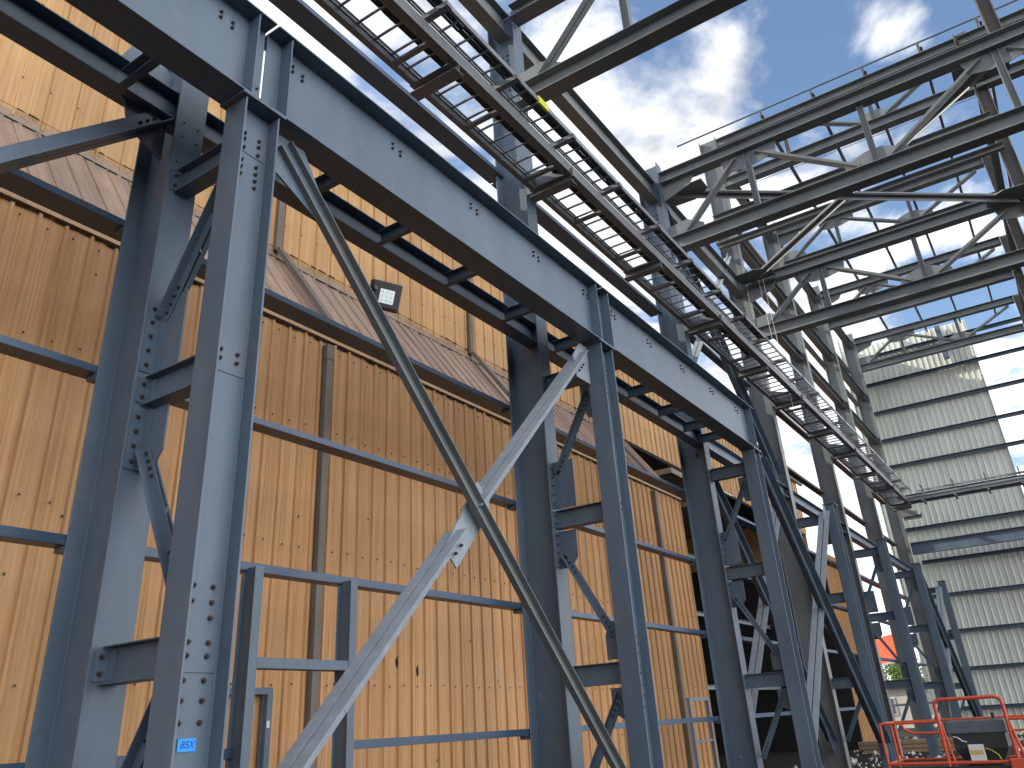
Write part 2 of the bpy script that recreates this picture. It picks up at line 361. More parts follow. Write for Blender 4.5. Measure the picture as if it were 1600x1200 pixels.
for (y0, z) in ((24.5, 8.9), (26.5, 8.2)):
    m = MB(); m.box((-13, y0, z), (-9.6, y0 + 5, z + .18)); m.build('canopy_slab', TRIMB, bld)
for k in range(5):
    m = MB(); m.I((-11.5 - k * .8, 24 + k * 3.2, 0), (-11.5 - k * .8, 24 + k * 3.2, 9.8), (1, 0, 0), .2, .2); m.build('inner_post', STEEL2, bld)
for z in (2.6, 5.2, 7.4):
    m = MB(); m.C((-12, 23.4, z), (-12, 40, z), (0, 0, 1), .16, .08); m.build('inner_girt', SKYLIT_DUSTY, bld)
for y in (8.45, 14.65, 21.2):
    m = MB(); m.box((-8.99, y - .065, 0), (-8.87, y + .065, 7.5)); m.box((-8.993, y - .075, 7.25), (-8.862, y + .075, 7.52))
    m.build('downspout', SPOUT, bld, .008)
    m = MB(); m.box((-10.59, y + .03, 10.05), (-10.49, y + .17, 12.75))
    m.prism([(-.06, 0), (.06, 0), (.06, .09), (-.06, .09)], (-10.52, y + .1, 10.06), (-8.90, y + .1, 7.80), (1, 0, .7))
    m.build('downspout', SPOUT, bld, .006)

# ------------------------------------------------------------------ columns
mains = []; runs = []
for k, y in enumerate(B):
    top = (15.75, 15.75, 16.2, 22.0, 22.0, 22.0, 22.0)[k]
    t = thing('main_column', f'tall wide-flange main column, {ORD[k]} to the camera along the orange wall', 'steel column', (-6.62, y, 0), 'tall main columns')
    m = MB(); m.I((-6.62, y, 0), (-6.62, y, top), (1, 0, 0), .66, .34, .022, .014); m.build('shaft', STEEL if k < 3 else STEEL2, t, .003 if k < 3 else 0)
    m = MB(); m.box((-7.0, y - .25, 0), (-6.2, y + .25, .03)); m.build('base_plate', STEEL, t)
    mains.append(t)
    xr = -5.245
    t = thing('runway_column', f'shorter runway column, {ORD[k]} to the camera, before its main column', 'steel column', (xr, y, 0), 'crane runway columns')
    m = MB(); m.I((xr, y, 0), (xr, y, 7.235), (0, 1, 0), .41, .30, .02, .013); m.build('shaft', STEEL, t, .003)
    m = MB(); m.box((xr - .18, y - .26, 7.237), (xr + .18, y + .26, 7.262)); m.build('cap_plate', STEEL, t, .003)
    m = MB(); m.box((xr - .25, y - .3, 0), (xr + .25, y + .3, .035)); m.build('base_plate', STEEL, t)
    if k < 3:
        for (z0, z1) in ((2.16, 2.48), (4.46, 4.78), (6.72, 7.03)):
            m = MB(); m.box((xr + .0068, y - .15, z0), (xr + .0138, y + .172, z1)); m.build('splice_plate', STEEL, t, .002)
        zs = [(.014, z) for z in (6.93, 6.86, 6.76, 4.65, 4.57, 2.36, 2.27)] + [(.007, z) for z in (6.62, 6.54, 6.46, 6.38, 2.75, 2.64, 2.11, 1.98, 1.84)]
        for dx, z in zs:
            for dy in (-.085, .085):
                if z == 6.38 and dy < 0: continue
                bolt(t, (xr + dx, y + dy, z), 'x', 1.0)
        bolt(t, (xr + .007, y + .085, 2.53))
    runs.append(t)
t = runs[0]
m = MB(); m.box((-5.2315, 3.755, 1.665), (-5.2305, 3.90, 1.745)); tp = m.build('tape', BLUETAPE, t); tp['label'] = 'strip of blue tape with a handwritten mark'
cu = D.curves.new('tape_writing', 'FONT'); cu.body = 'B5X'; cu.size = .062; cu.extrude = .0004; cu.shear = .3; cu.align_x = 'CENTER'; cu.align_y = 'CENTER'; cu.offset = .0008
to = D.objects.new('tmp', cu); COL.objects.link(to); me = D.meshes.new_from_object(to); D.objects.remove(to)
me.materials.clear(); me.materials.append(INK)
to = D.objects.new('tape_writing', me); COL.objects.link(to); to.parent = tp
to.matrix_basis = Matrix.Translation(Vector((-5.2298, 3.828, 1.705)) - t.location) @ Matrix(((0, 0, 1, 0), (1, 0, 0, 0), (0, 1, 0, 0), (0, 0, 0, 1)))
# holes pattern on the column face under the surge beam
for k in (0, 1, 2):
    y = B[k]
    for (dy, z) in ((-.08, 7.62), (.09, 7.62), (-.08, 7.44), (.09, 7.44), (-.1, 7.1), (-.1, 6.98)):
        bolt(mains[k], (-6.29, y + dy, z), 'x', .55)

for k in (1, 2, 3):
    for dx in (-.10, .02):
        for z in (14.55, 14.42, 14.29, 13.6): bolt(mains[k], (-6.6 + dx, B[k] - .008, z), '-y', 1.3)
# ------------------------------------------------------------------ lacing between main and runway columns
def dangle(m, p0, p1, nrm, leg=.09, gap=.012, t=.01):
    """two back-to-back angles from p0 to p1, backs parallel to the plane with normal nrm"""
    p0, p1, nrm = Vector(p0), Vector(p1), Vector(nrm)
    d = (p1 - p0).normalized(); s = d.cross(nrm).normalized()
    for sg in (1, -1):
        off = nrm * gap * sg
        # profile in (side = d x up); up = nrm*sg
        up = nrm * sg; sd = d.cross(up)
        k = 1 if sd.dot(s) > 0 else -1
        m.prism([(x * k - leg / 2 * k, y_) for x, y_ in [(0, 0), (leg, 0), (leg, t), (t, t), (t, leg), (0, leg)]], p0 + off, p1 + off, up)
    return m
for k, y in enumerate(B):
    t = thing('column_lacing', f'struts and diagonals tying the {ORD[k]} main and runway columns together', 'steel bracing', (-5.85, y, 0), 'lacing between paired columns')
    xa, xb = -6.288, -5.252
    for z in (2.29, 4.56, 6.86):
        m = MB(); m.I((xa + .01, y, z), (xb - .02, y, z), (0, 0, 1), .28, .17, .012, .010); m.build('strut', STEEL, t, .002 if k < 2 else 0)
        m = MB(); m.box((xa, y - .135, z - .115), (xa + .01, y - .012, z + .115)); m.box((xa + .01, y - .022, z - .115), (xa + .10, y - .007, z + .115)); m.build('end_clip', STEEL, t)
        if k < 4:
            for dz in (-.06, .06): bolt(t, (xa + .01, y - .085, z + dz), 'x')
    # gussets in the frame plane
    gs = [[(xa + .0, 4.74), (xa + .0, 5.5), (-5.93, 5.5), (-5.93, 4.74)], [(xa, 3.82), (xa, 4.38), (-5.98, 4.38), (-5.98, 3.98), (-6.1, 3.82)],
          [(-5.42, 6.1), (-5.42, 6.68), (-5.66, 6.68), (-5.66, 6.35), (-5.56, 6.1)], [(-5.42, 1.65), (-5.42, 2.1), (-5.66, 2.1), (-5.66, 1.8)], [(-5.42, 2.47), (-5.42, 2.98), (-5.55, 2.98), (-5.66, 2.8), (-5.66, 2.47)]]
    for pl in gs:
        m = MB(); m.plate([(a, y, c) for a, c in pl], (0, 1, 0), .016); m.build('gusset_plate', STEEL, t)
    for z0, z1 in ((3.84, 4.38), (4.74, 5.45)):
        m = MB(); m.box((xa, y - .15, z0), (xa + .01, y - .012, z1)); m.box((xa + .01, y - .022, z0), (xa + .10, y - .009, z1)); m.build('connection_angle', STEEL, t)
        if k < 4:
            n = 4 if z1 < 4.5 else 5
            for i in range(n): bolt(t, (xa + .01, y - .095, z0 + .07 + (z1 - z0 - .14) * i / (n - 1)), 'x')
    for (p, q) in (((-5.5, 6.52), (-6.2, 5.28)), ((-6.2, 4.02), (-5.5, 2.78)), ((-5.5, 2.02), (-6.2, .82))):
        m = dangle(MB(), (p[0], y, p[1]), (q[0], y, q[1]), (0, 1, 0)); m.build('diagonal', STEEL, t, .0015 if k < 2 else 0)
        d = Vector((q[0] - p[0], 0, q[1] - p[1])).normalized()
        for a in range(4):
            if k < 4:
                for e, sg in ((p, 1), (q, -1)):
                    bolt(t, (e[0] + d.x * sg * (.06 + .085 * a), y - .022, e[1] + d.z * sg * (.06 + .085 * a)), '-y', .9)
        m = MB(); mid = (Vector((p[0], y, p[1])) + Vector((q[0], y, q[1]))) / 2; m.box(mid - Vector((.04, .011, .04)), mid + Vector((.04, .011, .04))); m.build('spacer', STEEL, t)

# ------------------------------------------------------------------ crane girders
gl = ['deep crane girder cut by the upper left corner, ending at the first column joint', 'deep crane runway girder spanning the first and second runway columns', 'deep crane runway girder from the second to the third runway column, farthest one']
for i, (y0, y1) in enumerate(((-3.4, 3.87), (3.90, 11.0), (11.03, 18.86))):
    xg = -5.245; z0, z1 = 7.264, 8.36
    t = thing('crane_girder', gl[i], 'crane girder', (xg, (y0 + y1) / 2, z0), 'crane runway girders')
    m = MB(); m.box((xg - .006, y0, z0 + .02), (xg + .006, y1, z1 - .02)); m.build('web', STEEL, t)
    m = MB(); m.box((xg - .175, y0, z0), (xg + .175, y1, z0 + .02)); m.build('bottom_flange', STEEL, t, .003)
    m = MB(); m.box((xg - .19, y0, z1 - .02), (xg + .19, y1, z1)); m.build('top_flange', STEEL, t, .003)
    for yy in (y0 + .20, y1 - .20):
        m = MB()
        m.box((xg + .0065, yy - .008, z0 + .021), (xg + .168, yy + .008, z1 - .021)); m.box((xg - .168, yy - .008, z0 + .021), (xg - .0065, yy + .008, z1 - .021))
        m.build('stiffener', STEEL, t, .002)
    # small weld bead lines along the web toes
    m = MB(); m.R((xg + .012, y0 + .21, z0 + .026), (xg + .012, y1 - .21, z0 + .026), (0, 0, 1), .012, .012); m.R((xg + .012, y0 + .21, z1 - .026), (xg + .012, y1 - .21, z1 - .026), (0, 0, 1), .012, .012); m.build('weld_bead', STEEL, t)
    ys = [4.23 + 1.6 * a for a in range(-5, 10)]
    cs = [a for a in (-2.9, -1.35, .2, 1.75, 3.33)] if i == 0 else [4.25, 5.85, 7.45, 9.05, 10.6] if i == 1 else [11.6, 13.1, 14.7, 16.35, 17.95]
    for yy in cs:
        for (dy, dz) in ((0, .03), (0, -.04), (.14, .0), (.14, -.065)):
            bolt(t, (xg + .006, yy + dy, 8.14 + dz), 'x', 1.0)
    if i < 2:
        for dy in (-.09, -.04): bolt(t, (xg + .006, y1 + dy, 7.55), 'x', .7)

# ------------------------------------------------------------------ surge beams and ties
STR = ['from the left edge to the nearest column', 'in the first full bay', 'in the second full bay', 'in the third full bay', 'in the fourth full bay', 'in the fifth full bay', 'in the last bay']
for i in range(0, 7):
    y0 = -3.4 if i == 0 else B[i - 1] + .01; y1 = B[i] - .01
    m = MB(); m.I((-6.47, y0, 7.83), (-6.47, y1, 7.83), (0, 0, 1), .36, .26, .015, .011)
    o = m.build('surge_beam', STEEL, None, .002 if i < 3 else 0); tag(o, f'rear longitudinal beam at main column height, {STR[i]}', 'steel beam', 'beams behind the crane girders')
tn = 0
tys = [(.3, 0), (1.7, 0), (3.12, 0), (4.32, 1), (5.55, 1), (6.88, 1), (8.35, 1), (9.87, 1), (11.45, 2), (12.9, 2), (14.4, 2), (15.9, 2), (17.3, 2), (18.4, 2)]
tl = {}
for y, bay in tys:
    tl[bay] = tl.get(bay, 0) + 1
    od = ['first', 'second', 'third', 'fourth', 'fifth', 'sixth'][tl[bay] - 1]
    m = MB(); m.C((-6.34, y, 7.75), (-5.30, y, 7.75), (0, 0, 1), .20, .09, .01)
    o = m.build('tie_beam', STEEL, None, .002)
    tag(o, f'short tie channel, {od} from the near end {"of the girder cut by the left edge" if bay == 0 else "of the first full girder" if bay == 1 else "of the second full girder"}', 'tie beam', 'short ties between crane girder and rear beam')

# ------------------------------------------------------------------ X braces
def brace(name, label, segs, x, group, leg=.13, mt=SKYLIT_DUSTY, bolts=True, gus=True):
    (p, q) = segs
    c = (Vector((x, *p)) + Vector((x, *q))) / 2
    t = thing(name, label, 'steel brace', (x, c.y, min(p[1], q[1])), group)
    m = dangle(MB(), (x, *p), (x, *q), (1, 0, 0), leg, .014, .012); m.build('angle_pair', mt, t, .002)
    d = (Vector((x, *q)) - Vector((x, *p))).normalized()
    for e, sg in ((p, 1), (q, -1)):
        s = Vector((0, -d.z, d.y)); P = Vector((x, *e)) + d * sg * .05
        pts = [P - d * sg * .30 + s * .16, P + d * sg * .42 + s * .09, P + d * sg * .42 - s * .09, P - d * sg * .30 - s * .22]
        if gus: m = MB(); m.plate(pts, (1, 0, 0), .02); m.build('gusset_plate', mt, t)
        if bolts:
            for a in range(3): bolt(t, Vector((x + .026, e[0], e[1])) + d * sg * (.08 + .1 * a), 'x', .95)
    return t
XB = -5.30
BSIDE = 1
# first bay front plane: dark falling leg in front, skylit dusty rising leg in two pieces
t1 = thing('x_brace_leg', 'long dark channel brace falling from the nearest runway column to the foot of the second', 'steel brace', (-5.22, 7.3, .6), 'first bay X brace')
m = MB(); m.C((-5.27, 4.22, 7.10), (-5.27, 10.62, .66), (0, 1, 1), .185, .085, .012, BSIDE); m.build('channel', STEEL2, t1, .003)
m = MB(); m.plate([(-5.26, 4.06, 7.2), (-5.26, 4.06, 6.75), (-5.26, 4.2, 6.72), (-5.26, 4.75, 6.45), (-5.26, 4.85, 6.65), (-5.26, 4.5, 7.2)], (1, 0, 0), .02); m.build('gusset_plate', STEEL, t1)
for a in range(3): bolt(t1, (-5.256, 4.35 + .09 * a, 6.93 - .09 * a), 'x')
t2 = thing('x_brace_leg', 'skylit dusty double-angle brace rising from lower left to the top of the second runway column', 'steel brace', (-5.32, 7.3, .6), 'first bay X brace')
for p, q in (((4.0, .55), (7.12, 3.62)), ((7.42, 3.92), (10.55, 6.98))):
    m = dangle(MB(), (-5.36, *p), (-5.36, *q), (1, 0, 0), .14, .014, .012); m.build('angle_pair', SKYLIT_DUSTY, t2, .002)
m = MB(); m.plate([(-5.345, 6.85, 3.45), (-5.345, 7.05, 3.25), (-5.345, 7.7, 3.95), (-5.345, 7.72, 4.12), (-5.345, 7.5, 4.3)], (1, 0, 0), .018); m.build('gusset_plate', SKYLIT_DUSTY, t2)
m = MB(); m.plate([(-5.36, 10.3, 6.55), (-5.36, 10.75, 6.55), (-5.36, 10.75, 7.2), (-5.36, 10.5, 7.2), (-5.36, 10.25, 6.9)], (1, 0, 0), .02); m.build('gusset_plate', SKYLIT_DUSTY, t2)
for p in ((7.0, 3.40), (7.1, 3.5), (7.52, 3.92), (7.6, 4.0), (10.4, 6.72), (10.47, 6.79), (10.32, 6.64)): bolt(t2, (-5.312, *p), 'x')
for a_ in ((5.4, 1.92), (8.7, 5.17)):
    m = MB(); m.R((-5.3325, *a_), (-5.3325, a_[0] + .35, a_[1] + .35), (0, -1, 1), .12, .006); m.build('batten_plate', SKYLIT_DUSTY, t2)
GX = 'braces in the column lines'
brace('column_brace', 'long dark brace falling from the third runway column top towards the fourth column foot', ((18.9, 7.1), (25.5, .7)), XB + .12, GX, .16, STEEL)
brace('column_brace', 'pale brace rising to the capped top of the fourth runway column', ((18.95, .8), (25.5, 6.95)), XB - .05, GX, .14, SKYLIT_DUSTY)
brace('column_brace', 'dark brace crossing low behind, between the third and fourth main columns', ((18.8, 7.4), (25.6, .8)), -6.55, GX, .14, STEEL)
brace('column_brace', 'pale brace low behind, between the third and fourth main columns', ((18.8, .9), (25.6, 7.5)), -6.68, GX, .14, SKYLIT_DUSTY)
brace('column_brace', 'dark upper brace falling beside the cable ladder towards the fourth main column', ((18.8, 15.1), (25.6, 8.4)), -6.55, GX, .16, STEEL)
brace('column_brace', 'pale upper brace seen against the white sky between girder and ladder', ((18.9, 9.4), (25.6, 16.5)), -6.68, GX, .13, SKYLIT_DUSTY)
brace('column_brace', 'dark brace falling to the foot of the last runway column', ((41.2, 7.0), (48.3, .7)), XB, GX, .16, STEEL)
brace('column_brace', 'pale brace rising between the last two runway columns', ((41.2, .8), (48.3, 6.9)), XB - .12, GX, .14, SKYLIT_DUSTY)
brace('column_brace', 'dark channel brace leaving the frame at the left edge, gusseted at the nearest main column', ((3.55, 7.62), (-3.0, .93)), -6.44, GX, .17, STEEL, gus=False)
m = MB(); m.plate([(-6.47, 3.05, 8.1), (-6.47, 3.15, 8.35), (-6.47, 3.45, 8.4), (-6.47, 3.66, 8.25), (-6.47, 3.66, 7.15), (-6.47, 3.35, 7.3), (-6.47, 3.22, 7.45), (-6.47, 3.18, 7.62), (-6.47, 3.02, 7.7)], (1, 0, 0), .02)
o = m.build('gusset_plate', STEEL, mains[0])

# ------------------------------------------------------------------ wall girts along the columns
lv = [(1.61, .09, 'lowest'), (3.345, .09, 'second level'), (4.945, .075, 'third level'), (6.60, .075, 'fourth level up')]
for i in range(0, 7):
    for j, (z, d, nm) in enumerate(lv):
        y0 = -3.4 if i == 0 else B[i - 1] + .005; y1 = B[i] - .005
        segs = [(y0, y1)]
        if i == 1 and j == 0: segs = [(y0, 5.62), (7.12, y1)]
        t = thing('wall_girt', f'siding girt, {nm}, {STR[i]}', 'wall girt', (-6.9, (y0 + y1) / 2, z - d / 2), 'horizontal girts before the siding')
        for a, b_ in segs:
            m = MB(); m.C((-6.965, a, z), (-6.965, b_, z), (0, 0, 1), d, (.16, .19, .22, .30)[j], .01, -1); m.build('channel', GIRTM, t, .003 if i < 3 else 0)
        if i < 3:
            m = MB(); m.box((-7.12, y1 - .16, z - d / 2 - .05), (-6.975, y1 - .02, z - d / 2 - .002)); m.build('seat_clip', STEEL, t)
UL = ['just above the crane girder line', 'at the ladder level', 'above the ladder', 'high up', 'just under the top struts']
for i in range(1, 7):
    levels = [11.35] if i < 3 else [9.2, 11.5] if i == 3 else [9.2, 11.5, 13.4, 17.3, 19.4]
    if i == 0: levels = [11.35]
    for j, z in enumerate(levels):
        y0 = B[i - 1] + .02; y1 = B[i] - .02
        nm = 'at the cable ladder level' if i < 3 else ['below the cable ladder', 'at cable ladder level', 'above the cable ladder', 'high in the tall part', 'topmost in the tall part'][j]
        m = MB(); m.C((-6.86, y0, z + .17), (-6.86, y1, z + .17), (0, 0, 1), .09, .34 if i < 3 else .24, .01, -1)
        o = m.build('side_girt', (GIRTM if i < 4 else RUSTM) if z < 14 else STEEL2, None, 0)
        tag(o, f'open side girt {nm}, {STR[i]}', 'wall girt', 'upper side girts')
m = MB(); m.C((-6.86, -3.4, 11.52), (-6.86, B[0], 11.52), (0, 0, 1), .09, .34, .01, -1); o = m.build('side_girt', GIRTM); tag(o, 'open side girt at cable ladder level, cut by the top edge', 'wall girt', 'upper side girts')

# eave struts
for i in range(1, 7):
    zs = [(15.3, .66)] if i < 4 else [(15.2, .4), (17.85, .42), (21.3, .45)]
    for j, (z, d) in enumerate(zs):
        if i == 6 and j == 0: pass
        y0 = B[i - 1] + .02; y1 = B[i] - .02
        nm = 'at the low roof eave' if i < 4 else ['at low roof height in the tall part', 'midway up the tall part', 'at the high roof eave'][j]
        m = MB(); m.I((-6.6, y0, z), (-6.6, y1, z), (0, 0, 1), d, .3, .016, .012)
        o = m.build('eave_strut', STEEL2); tag(o, f'heavy longitudinal strut {nm}, {STR[i]}', 'steel beam', 'longitudinal eave struts')
m = MB(); m.I((-6.6, -3.4, 15.3), (-6.6, B[0], 15.3), (0, 0, 1), .66, .3); 

# ------------------------------------------------------------------ door framing in the first bay
t = thing('door_frame', 'steel framed opening hung from the girt, with two jambs and a crosspiece, by the nearest columns', 'door frame', (-6.85, 6.4, 0))
for y in (5.62, 7.0):
    m = MB(); m.C((-6.90, y, 0), (-6.90, y, 3.33), (0, 1, 0), .10, .22, .008, 1 if y < 6 else 1); 
    m = MB(); m.box((-7.0, y - .004, 0), (-6.80, y + .004, 3.33)); m.box((-6.80, y - .05, 0), (-6.792, y + .06, 3.33)); m.box((-7.008, y - .05, 0), (-7.0, y + .06, 3.33)); m.build('jamb', STEEL, t, .002)
m = MB(); m.C((-6.79, 5.68, 2.40), (-6.79, 6.94, 2.40), (0, 0, 1), .10, .18, .008, -1); m.build('header', STEEL, t, .002)
t = thing('door_frame', 'small grey door frame standing right against the orange siding behind the first bay', 'door frame', (-8.9, 7.2, 0))
m = MB(); m.box((-8.98, 6.75, 2.24), (-8.88, 7.72, 2.32)); m.build('header', STEEL, t)
for y in (6.75, 7.62):
    m = MB(); m.box((-8.98, y, 0), (-8.86, y + .09, 2.24)); m.box((-8.95, y - .02 if y > 7 else y + .09, 0), (-8.93, y if y > 7 else y + .11, 2.24)); m.build('jamb', STEEL, t)
m = MB(); m.box((-8.86, 7.63, 1.85), (-8.85, 7.67, 1.93)); m.build('latch', WHITEP, t)
t = thing('door_frame', 'narrow grey frame standing before the siding between the second and third columns', 'door frame', (-8, 20, 0))
for y in (19.35, 20.5):
    m = MB(); m.R((-8.0, y, 0), (-8.0, y, 2.0), (1, 0, 0), .08, .08); m.build('jamb', SKYLIT_DUSTY, t)
m = MB(); m.R((-8.0, 19.3, 2.04), (-8.0, 20.55, 2.04), (0, 0, 1), .07, .08); m.build('header', SKYLIT_DUSTY, t)
m = MB(); m.R((-8.0, 19.4, 1.15), (-8.0, 20.45, 1.15), (0, 0, 1), .05, .05); m.build('crossbar', SKYLIT_DUSTY, t)

# ------------------------------------------------------------------ floodlight
t = thing('floodlight', 'square black LED floodlight clamped behind the dark X brace leg', 'floodlight', (-5.42, 5.97, 6.16))
def rot(m, c, ax, ang):
    M = Matrix.Rotation(ang, 3, ax); c = Vector(c); m.v = [M @ (v - c) + c for v in m.v]; return m
fc = (-5.42, 5.96, 6.16)
def fr(m): return rot(rot(rot(m, fc, 'X', math.radians(-4)), fc, 'Y', math.radians(22)), fc, 'Z', math.radians(-30))
m = MB(); m.box((-5.50, 5.78, 6.0), (-5.41, 6.14, 6.32)); fr(m).build('housing', BLACKP, t, .008)
m = MB()
for k in range(7): m.box((-5.56, 5.82 + .045 * k, 6.03), (-5.501, 5.83 + .045 * k, 6.29))
fr(m).build('heat_sink', BLACKP, t)
m = MB(); m.box((-5.409, 5.80, 6.02), (-5.3985, 6.12, 6.30)); fr(m).build('bezel', BLACKP, t, .004)
m = MB(); m.box((-5.398, 5.885, 6.07), (-5.393, 6.055, 6.23)); fr(m).build('lens', LED, t)
for a in range(3):
    for c in range(3):
        m = MB(); m.tube((-5.3925, 5.918 + a * .052, 6.10 + c * .05), (-5.390, 5.918 + a * .052, 6.10 + c * .05), .013, 8); fr(m).build('led', WHITEP, t)
m = MB(); m.box((-5.52, 5.72, 6.13), (-5.36, 5.77, 6.18)); m.box((-5.52, 5.62, 6.13), (-5.47, 5.72, 6.2)); m.build('bracket', BLACKP, t)
m = MB(); pp = [(-5.5, 5.97, 6.0), (-5.5, 5.96, 5.93), (-5.5, 5.90, 5.88), (-5.5, 5.82, 5.84)]
for a, b_ in zip(pp, pp[1:]): m.tube(a, b_, .008, 6)
m.build('cable', BLACKP, t)

# ------------------------------------------------------------------ cable tray
def ladder(name, label, p0, p1, side, width, pitch, group, rail=.10, railt=.02, rung=.035, material=GALV):
    p0, p1, sd = Vector(p0), Vector(p1), Vector(side).normalized()
    t = thing(name, label, 'cable ladder', tuple((p0 + p1) / 2), group); d = (p1 - p0); L = d.length; d.normalize()
    for s in (-1, 1):
        m = MB(); m.C(p0 + sd * s * width / 2, p1 + sd * s * width / 2, (0, 0, 1), rail, .03, .006, 1 if d.cross(Vector((0, 0, 1))).dot(sd) * s < 0 else -1); m.build('side_rail', material, t)
    n = int(L / pitch)
    if n <= 100: 
        base = None
        for i in range(n):
            c = p0 + d * (pitch * (i + .5)) - Vector((0, 0, rail / 2 - .025))
            if base is None:
                m = MB(); m.R(Vector(c) - sd * (width / 2 - .01), Vector(c) + sd * (width / 2 - .01), (0, 0, 1), .025, rung); base = m.build('rung', material, t); b0 = c
            else:
                o = base.copy(); COL.objects.link(o); o.location = c - b0
    else:
        keep = []; m2 = MB()
        for i in range(n):
            c = p0 + d * (pitch * (i + .5)) - Vector((0, 0, rail / 2 - .025))
            if i < 100:
                m = MB(); m.R(c - sd * (width / 2 - .01), c + sd * (width / 2 - .01), (0, 0, 1), .025, rung); m.build('rung', material, t)
            else: m2.R(c - sd * (width / 2 - .01), c + sd * (width / 2 - .01), (0, 0, 1), .025, rung)
        o = m2.build('far_rungs', material, t); o['kind'] = 'stuff'
    return t
G = 'overhead cable ladders'
ladder('cable_ladder', 'wide overhead cable ladder lying inside the channel frame along the columns', (-5.80, 2.5, 10.92), (-5.80, 45.4, 10.92), (1, 0, 0), .58, .37, G)
t = ladder('cable_ladder', 'narrower upper cable ladder with a yellow paint mark on its rail', (-5.24, 2.5, 11.28), (-5.24, 44.8, 11.28), (1, 0, 0), .42, .37, G, .10)
m = MB(); m.box((-5.063, 9.30, 11.20), (-5.013, 9.60, 11.345)); m.build('paint_mark', YELLOW, t)
for xa_, xb_, z_, lab in ((-5.24, -5.06, 11.28, 'black cable bundle lying in the narrow upper cable ladder'), (-5.68, -5.53, 10.93, 'black cable bundle lying in the wide lower cable ladder')):
    m = MB()
    for q in range(4):
        xx = xa_ + (xb_ - xa_) * (q + .5) / 4; yy = 2.5
        while yy < 21:
            m.tube((xx + random.uniform(-.006, .006), yy, z_ + .0 + random.uniform(0, .01)), (xx + random.uniform(-.006, .006), yy + 1.2, z_ + random.uniform(0, .01)), .023, 7); yy += 1.2
    o = m.build('cable_bundle', BLACKP); tag(o, lab, 'cables', 'cables in the ladders')
t = thing('tray_frame', 'long overhead frame of two channels and crossbeams carrying the cable ladders beside the columns', 'tray support', (-5.8, 24, 10.75))
m = MB(); m.C((-6.08, 2.5, 10.86), (-6.08, 45.6, 10.86), (0, 0, 1), .22, .10, .012, -1); m.build('left_channel', TRAYM, t)
m = MB(); m.C((-5.31, 2.5, 10.86), (-5.31, 45.6, 10.86), (0, 0, 1), .22, .14, .012, -1); m.build('right_channel', TRAYM, t)
ys = []
SGN = 1
for k in range(len(B)):
    ys.append(B[k] - .12)
    if k < 6: ys.append((B[k] + B[k + 1]) / 2)
for y in ys + [45.5]:
    m = MB(); m.I((-6.19, y, 10.66), (-5.30, y, 10.66), (0, 0, 1), .17, .22, .012, .01); m.build('crossbeam', TRAYM, t)
y = 3.2
while y < 45:
    m = MB(); m.R((-6.09, y, 10.78), (-5.43, y, 10.78), (0, 0, 1), .05, .09); m.build('light_crossbar', TRAYM, t); y += 1.82
y = 4.9; 
while y < 45:
    m = MB(); m.R((-5.50, y, 11.15), (-4.95, y, 11.15), (0, 0, 1), .09, .11)
    m.R((-5.4, y, 10.99), (-5.4, y, 11.105), (1, 0, 0), .06, .06); m.build('ladder_bracket', TRAYM, t); y += 1.83
for k in range(1, 7):
    m = MB(); m.plate([(-6.29, B[k] - .16, 10.7), (-5.45, B[k] - .16, 10.75), (-5.45, B[k] - .16, 10.98), (-6.29, B[k] - .16, 11.25)], (0, 1, 0), .012); m.build('bracket_plate', TRAYM, t)
    m = MB(); m.box((-5.30, B[k] - .20, 10.66), (-5.25, B[k] - .08, 10.84)); m.build('clamp', TRAYM, t)
# cross tray along the far end
t = ladder('cable_ladder', 'cable ladder crossing left to right in front of the pale end wall', (-5.3, 45.0, 10.95), (9.0, 45.0, 10.95), (0, 1, 0), .6, .32, G, .14)
t = thing('tray_frame', 'overhead frame with upright brackets carrying the ladder across the pale end wall', 'tray support', (1.5, 45, 10.7))
for y in (44.55, 45.45):
    m = MB(); m.C((-5.3, y, 10.82), (9, y, 10.82), (0, 0, 1), .15, .08, .01); m.build('channel', GALV, t)
for k in range(10):
    x = -4.6 + 1.45 * k
    m = MB(); m.R((x, 44.4, 10.68), (x, 45.6, 10.68), (0, 0, 1), .08, .08); m.build('crossbar', TRAYM, t)
    m = MB(); m.R((x, 45.42, 10.9), (x, 45.42, 11.5), (1, 0, 0), .05, .05); m.R((x, 44.9, 11.52), (x, 45.42, 11.52), (0, 0, 1), .05, .06); m.build('upright_bracket', TRAYM, t)
m = MB(); m.R((-4.9, 45.42, 11.35), (9, 45.42, 11.35), (0, 0, 1), .10, .05); m.build('upper_rail', GALV, t)

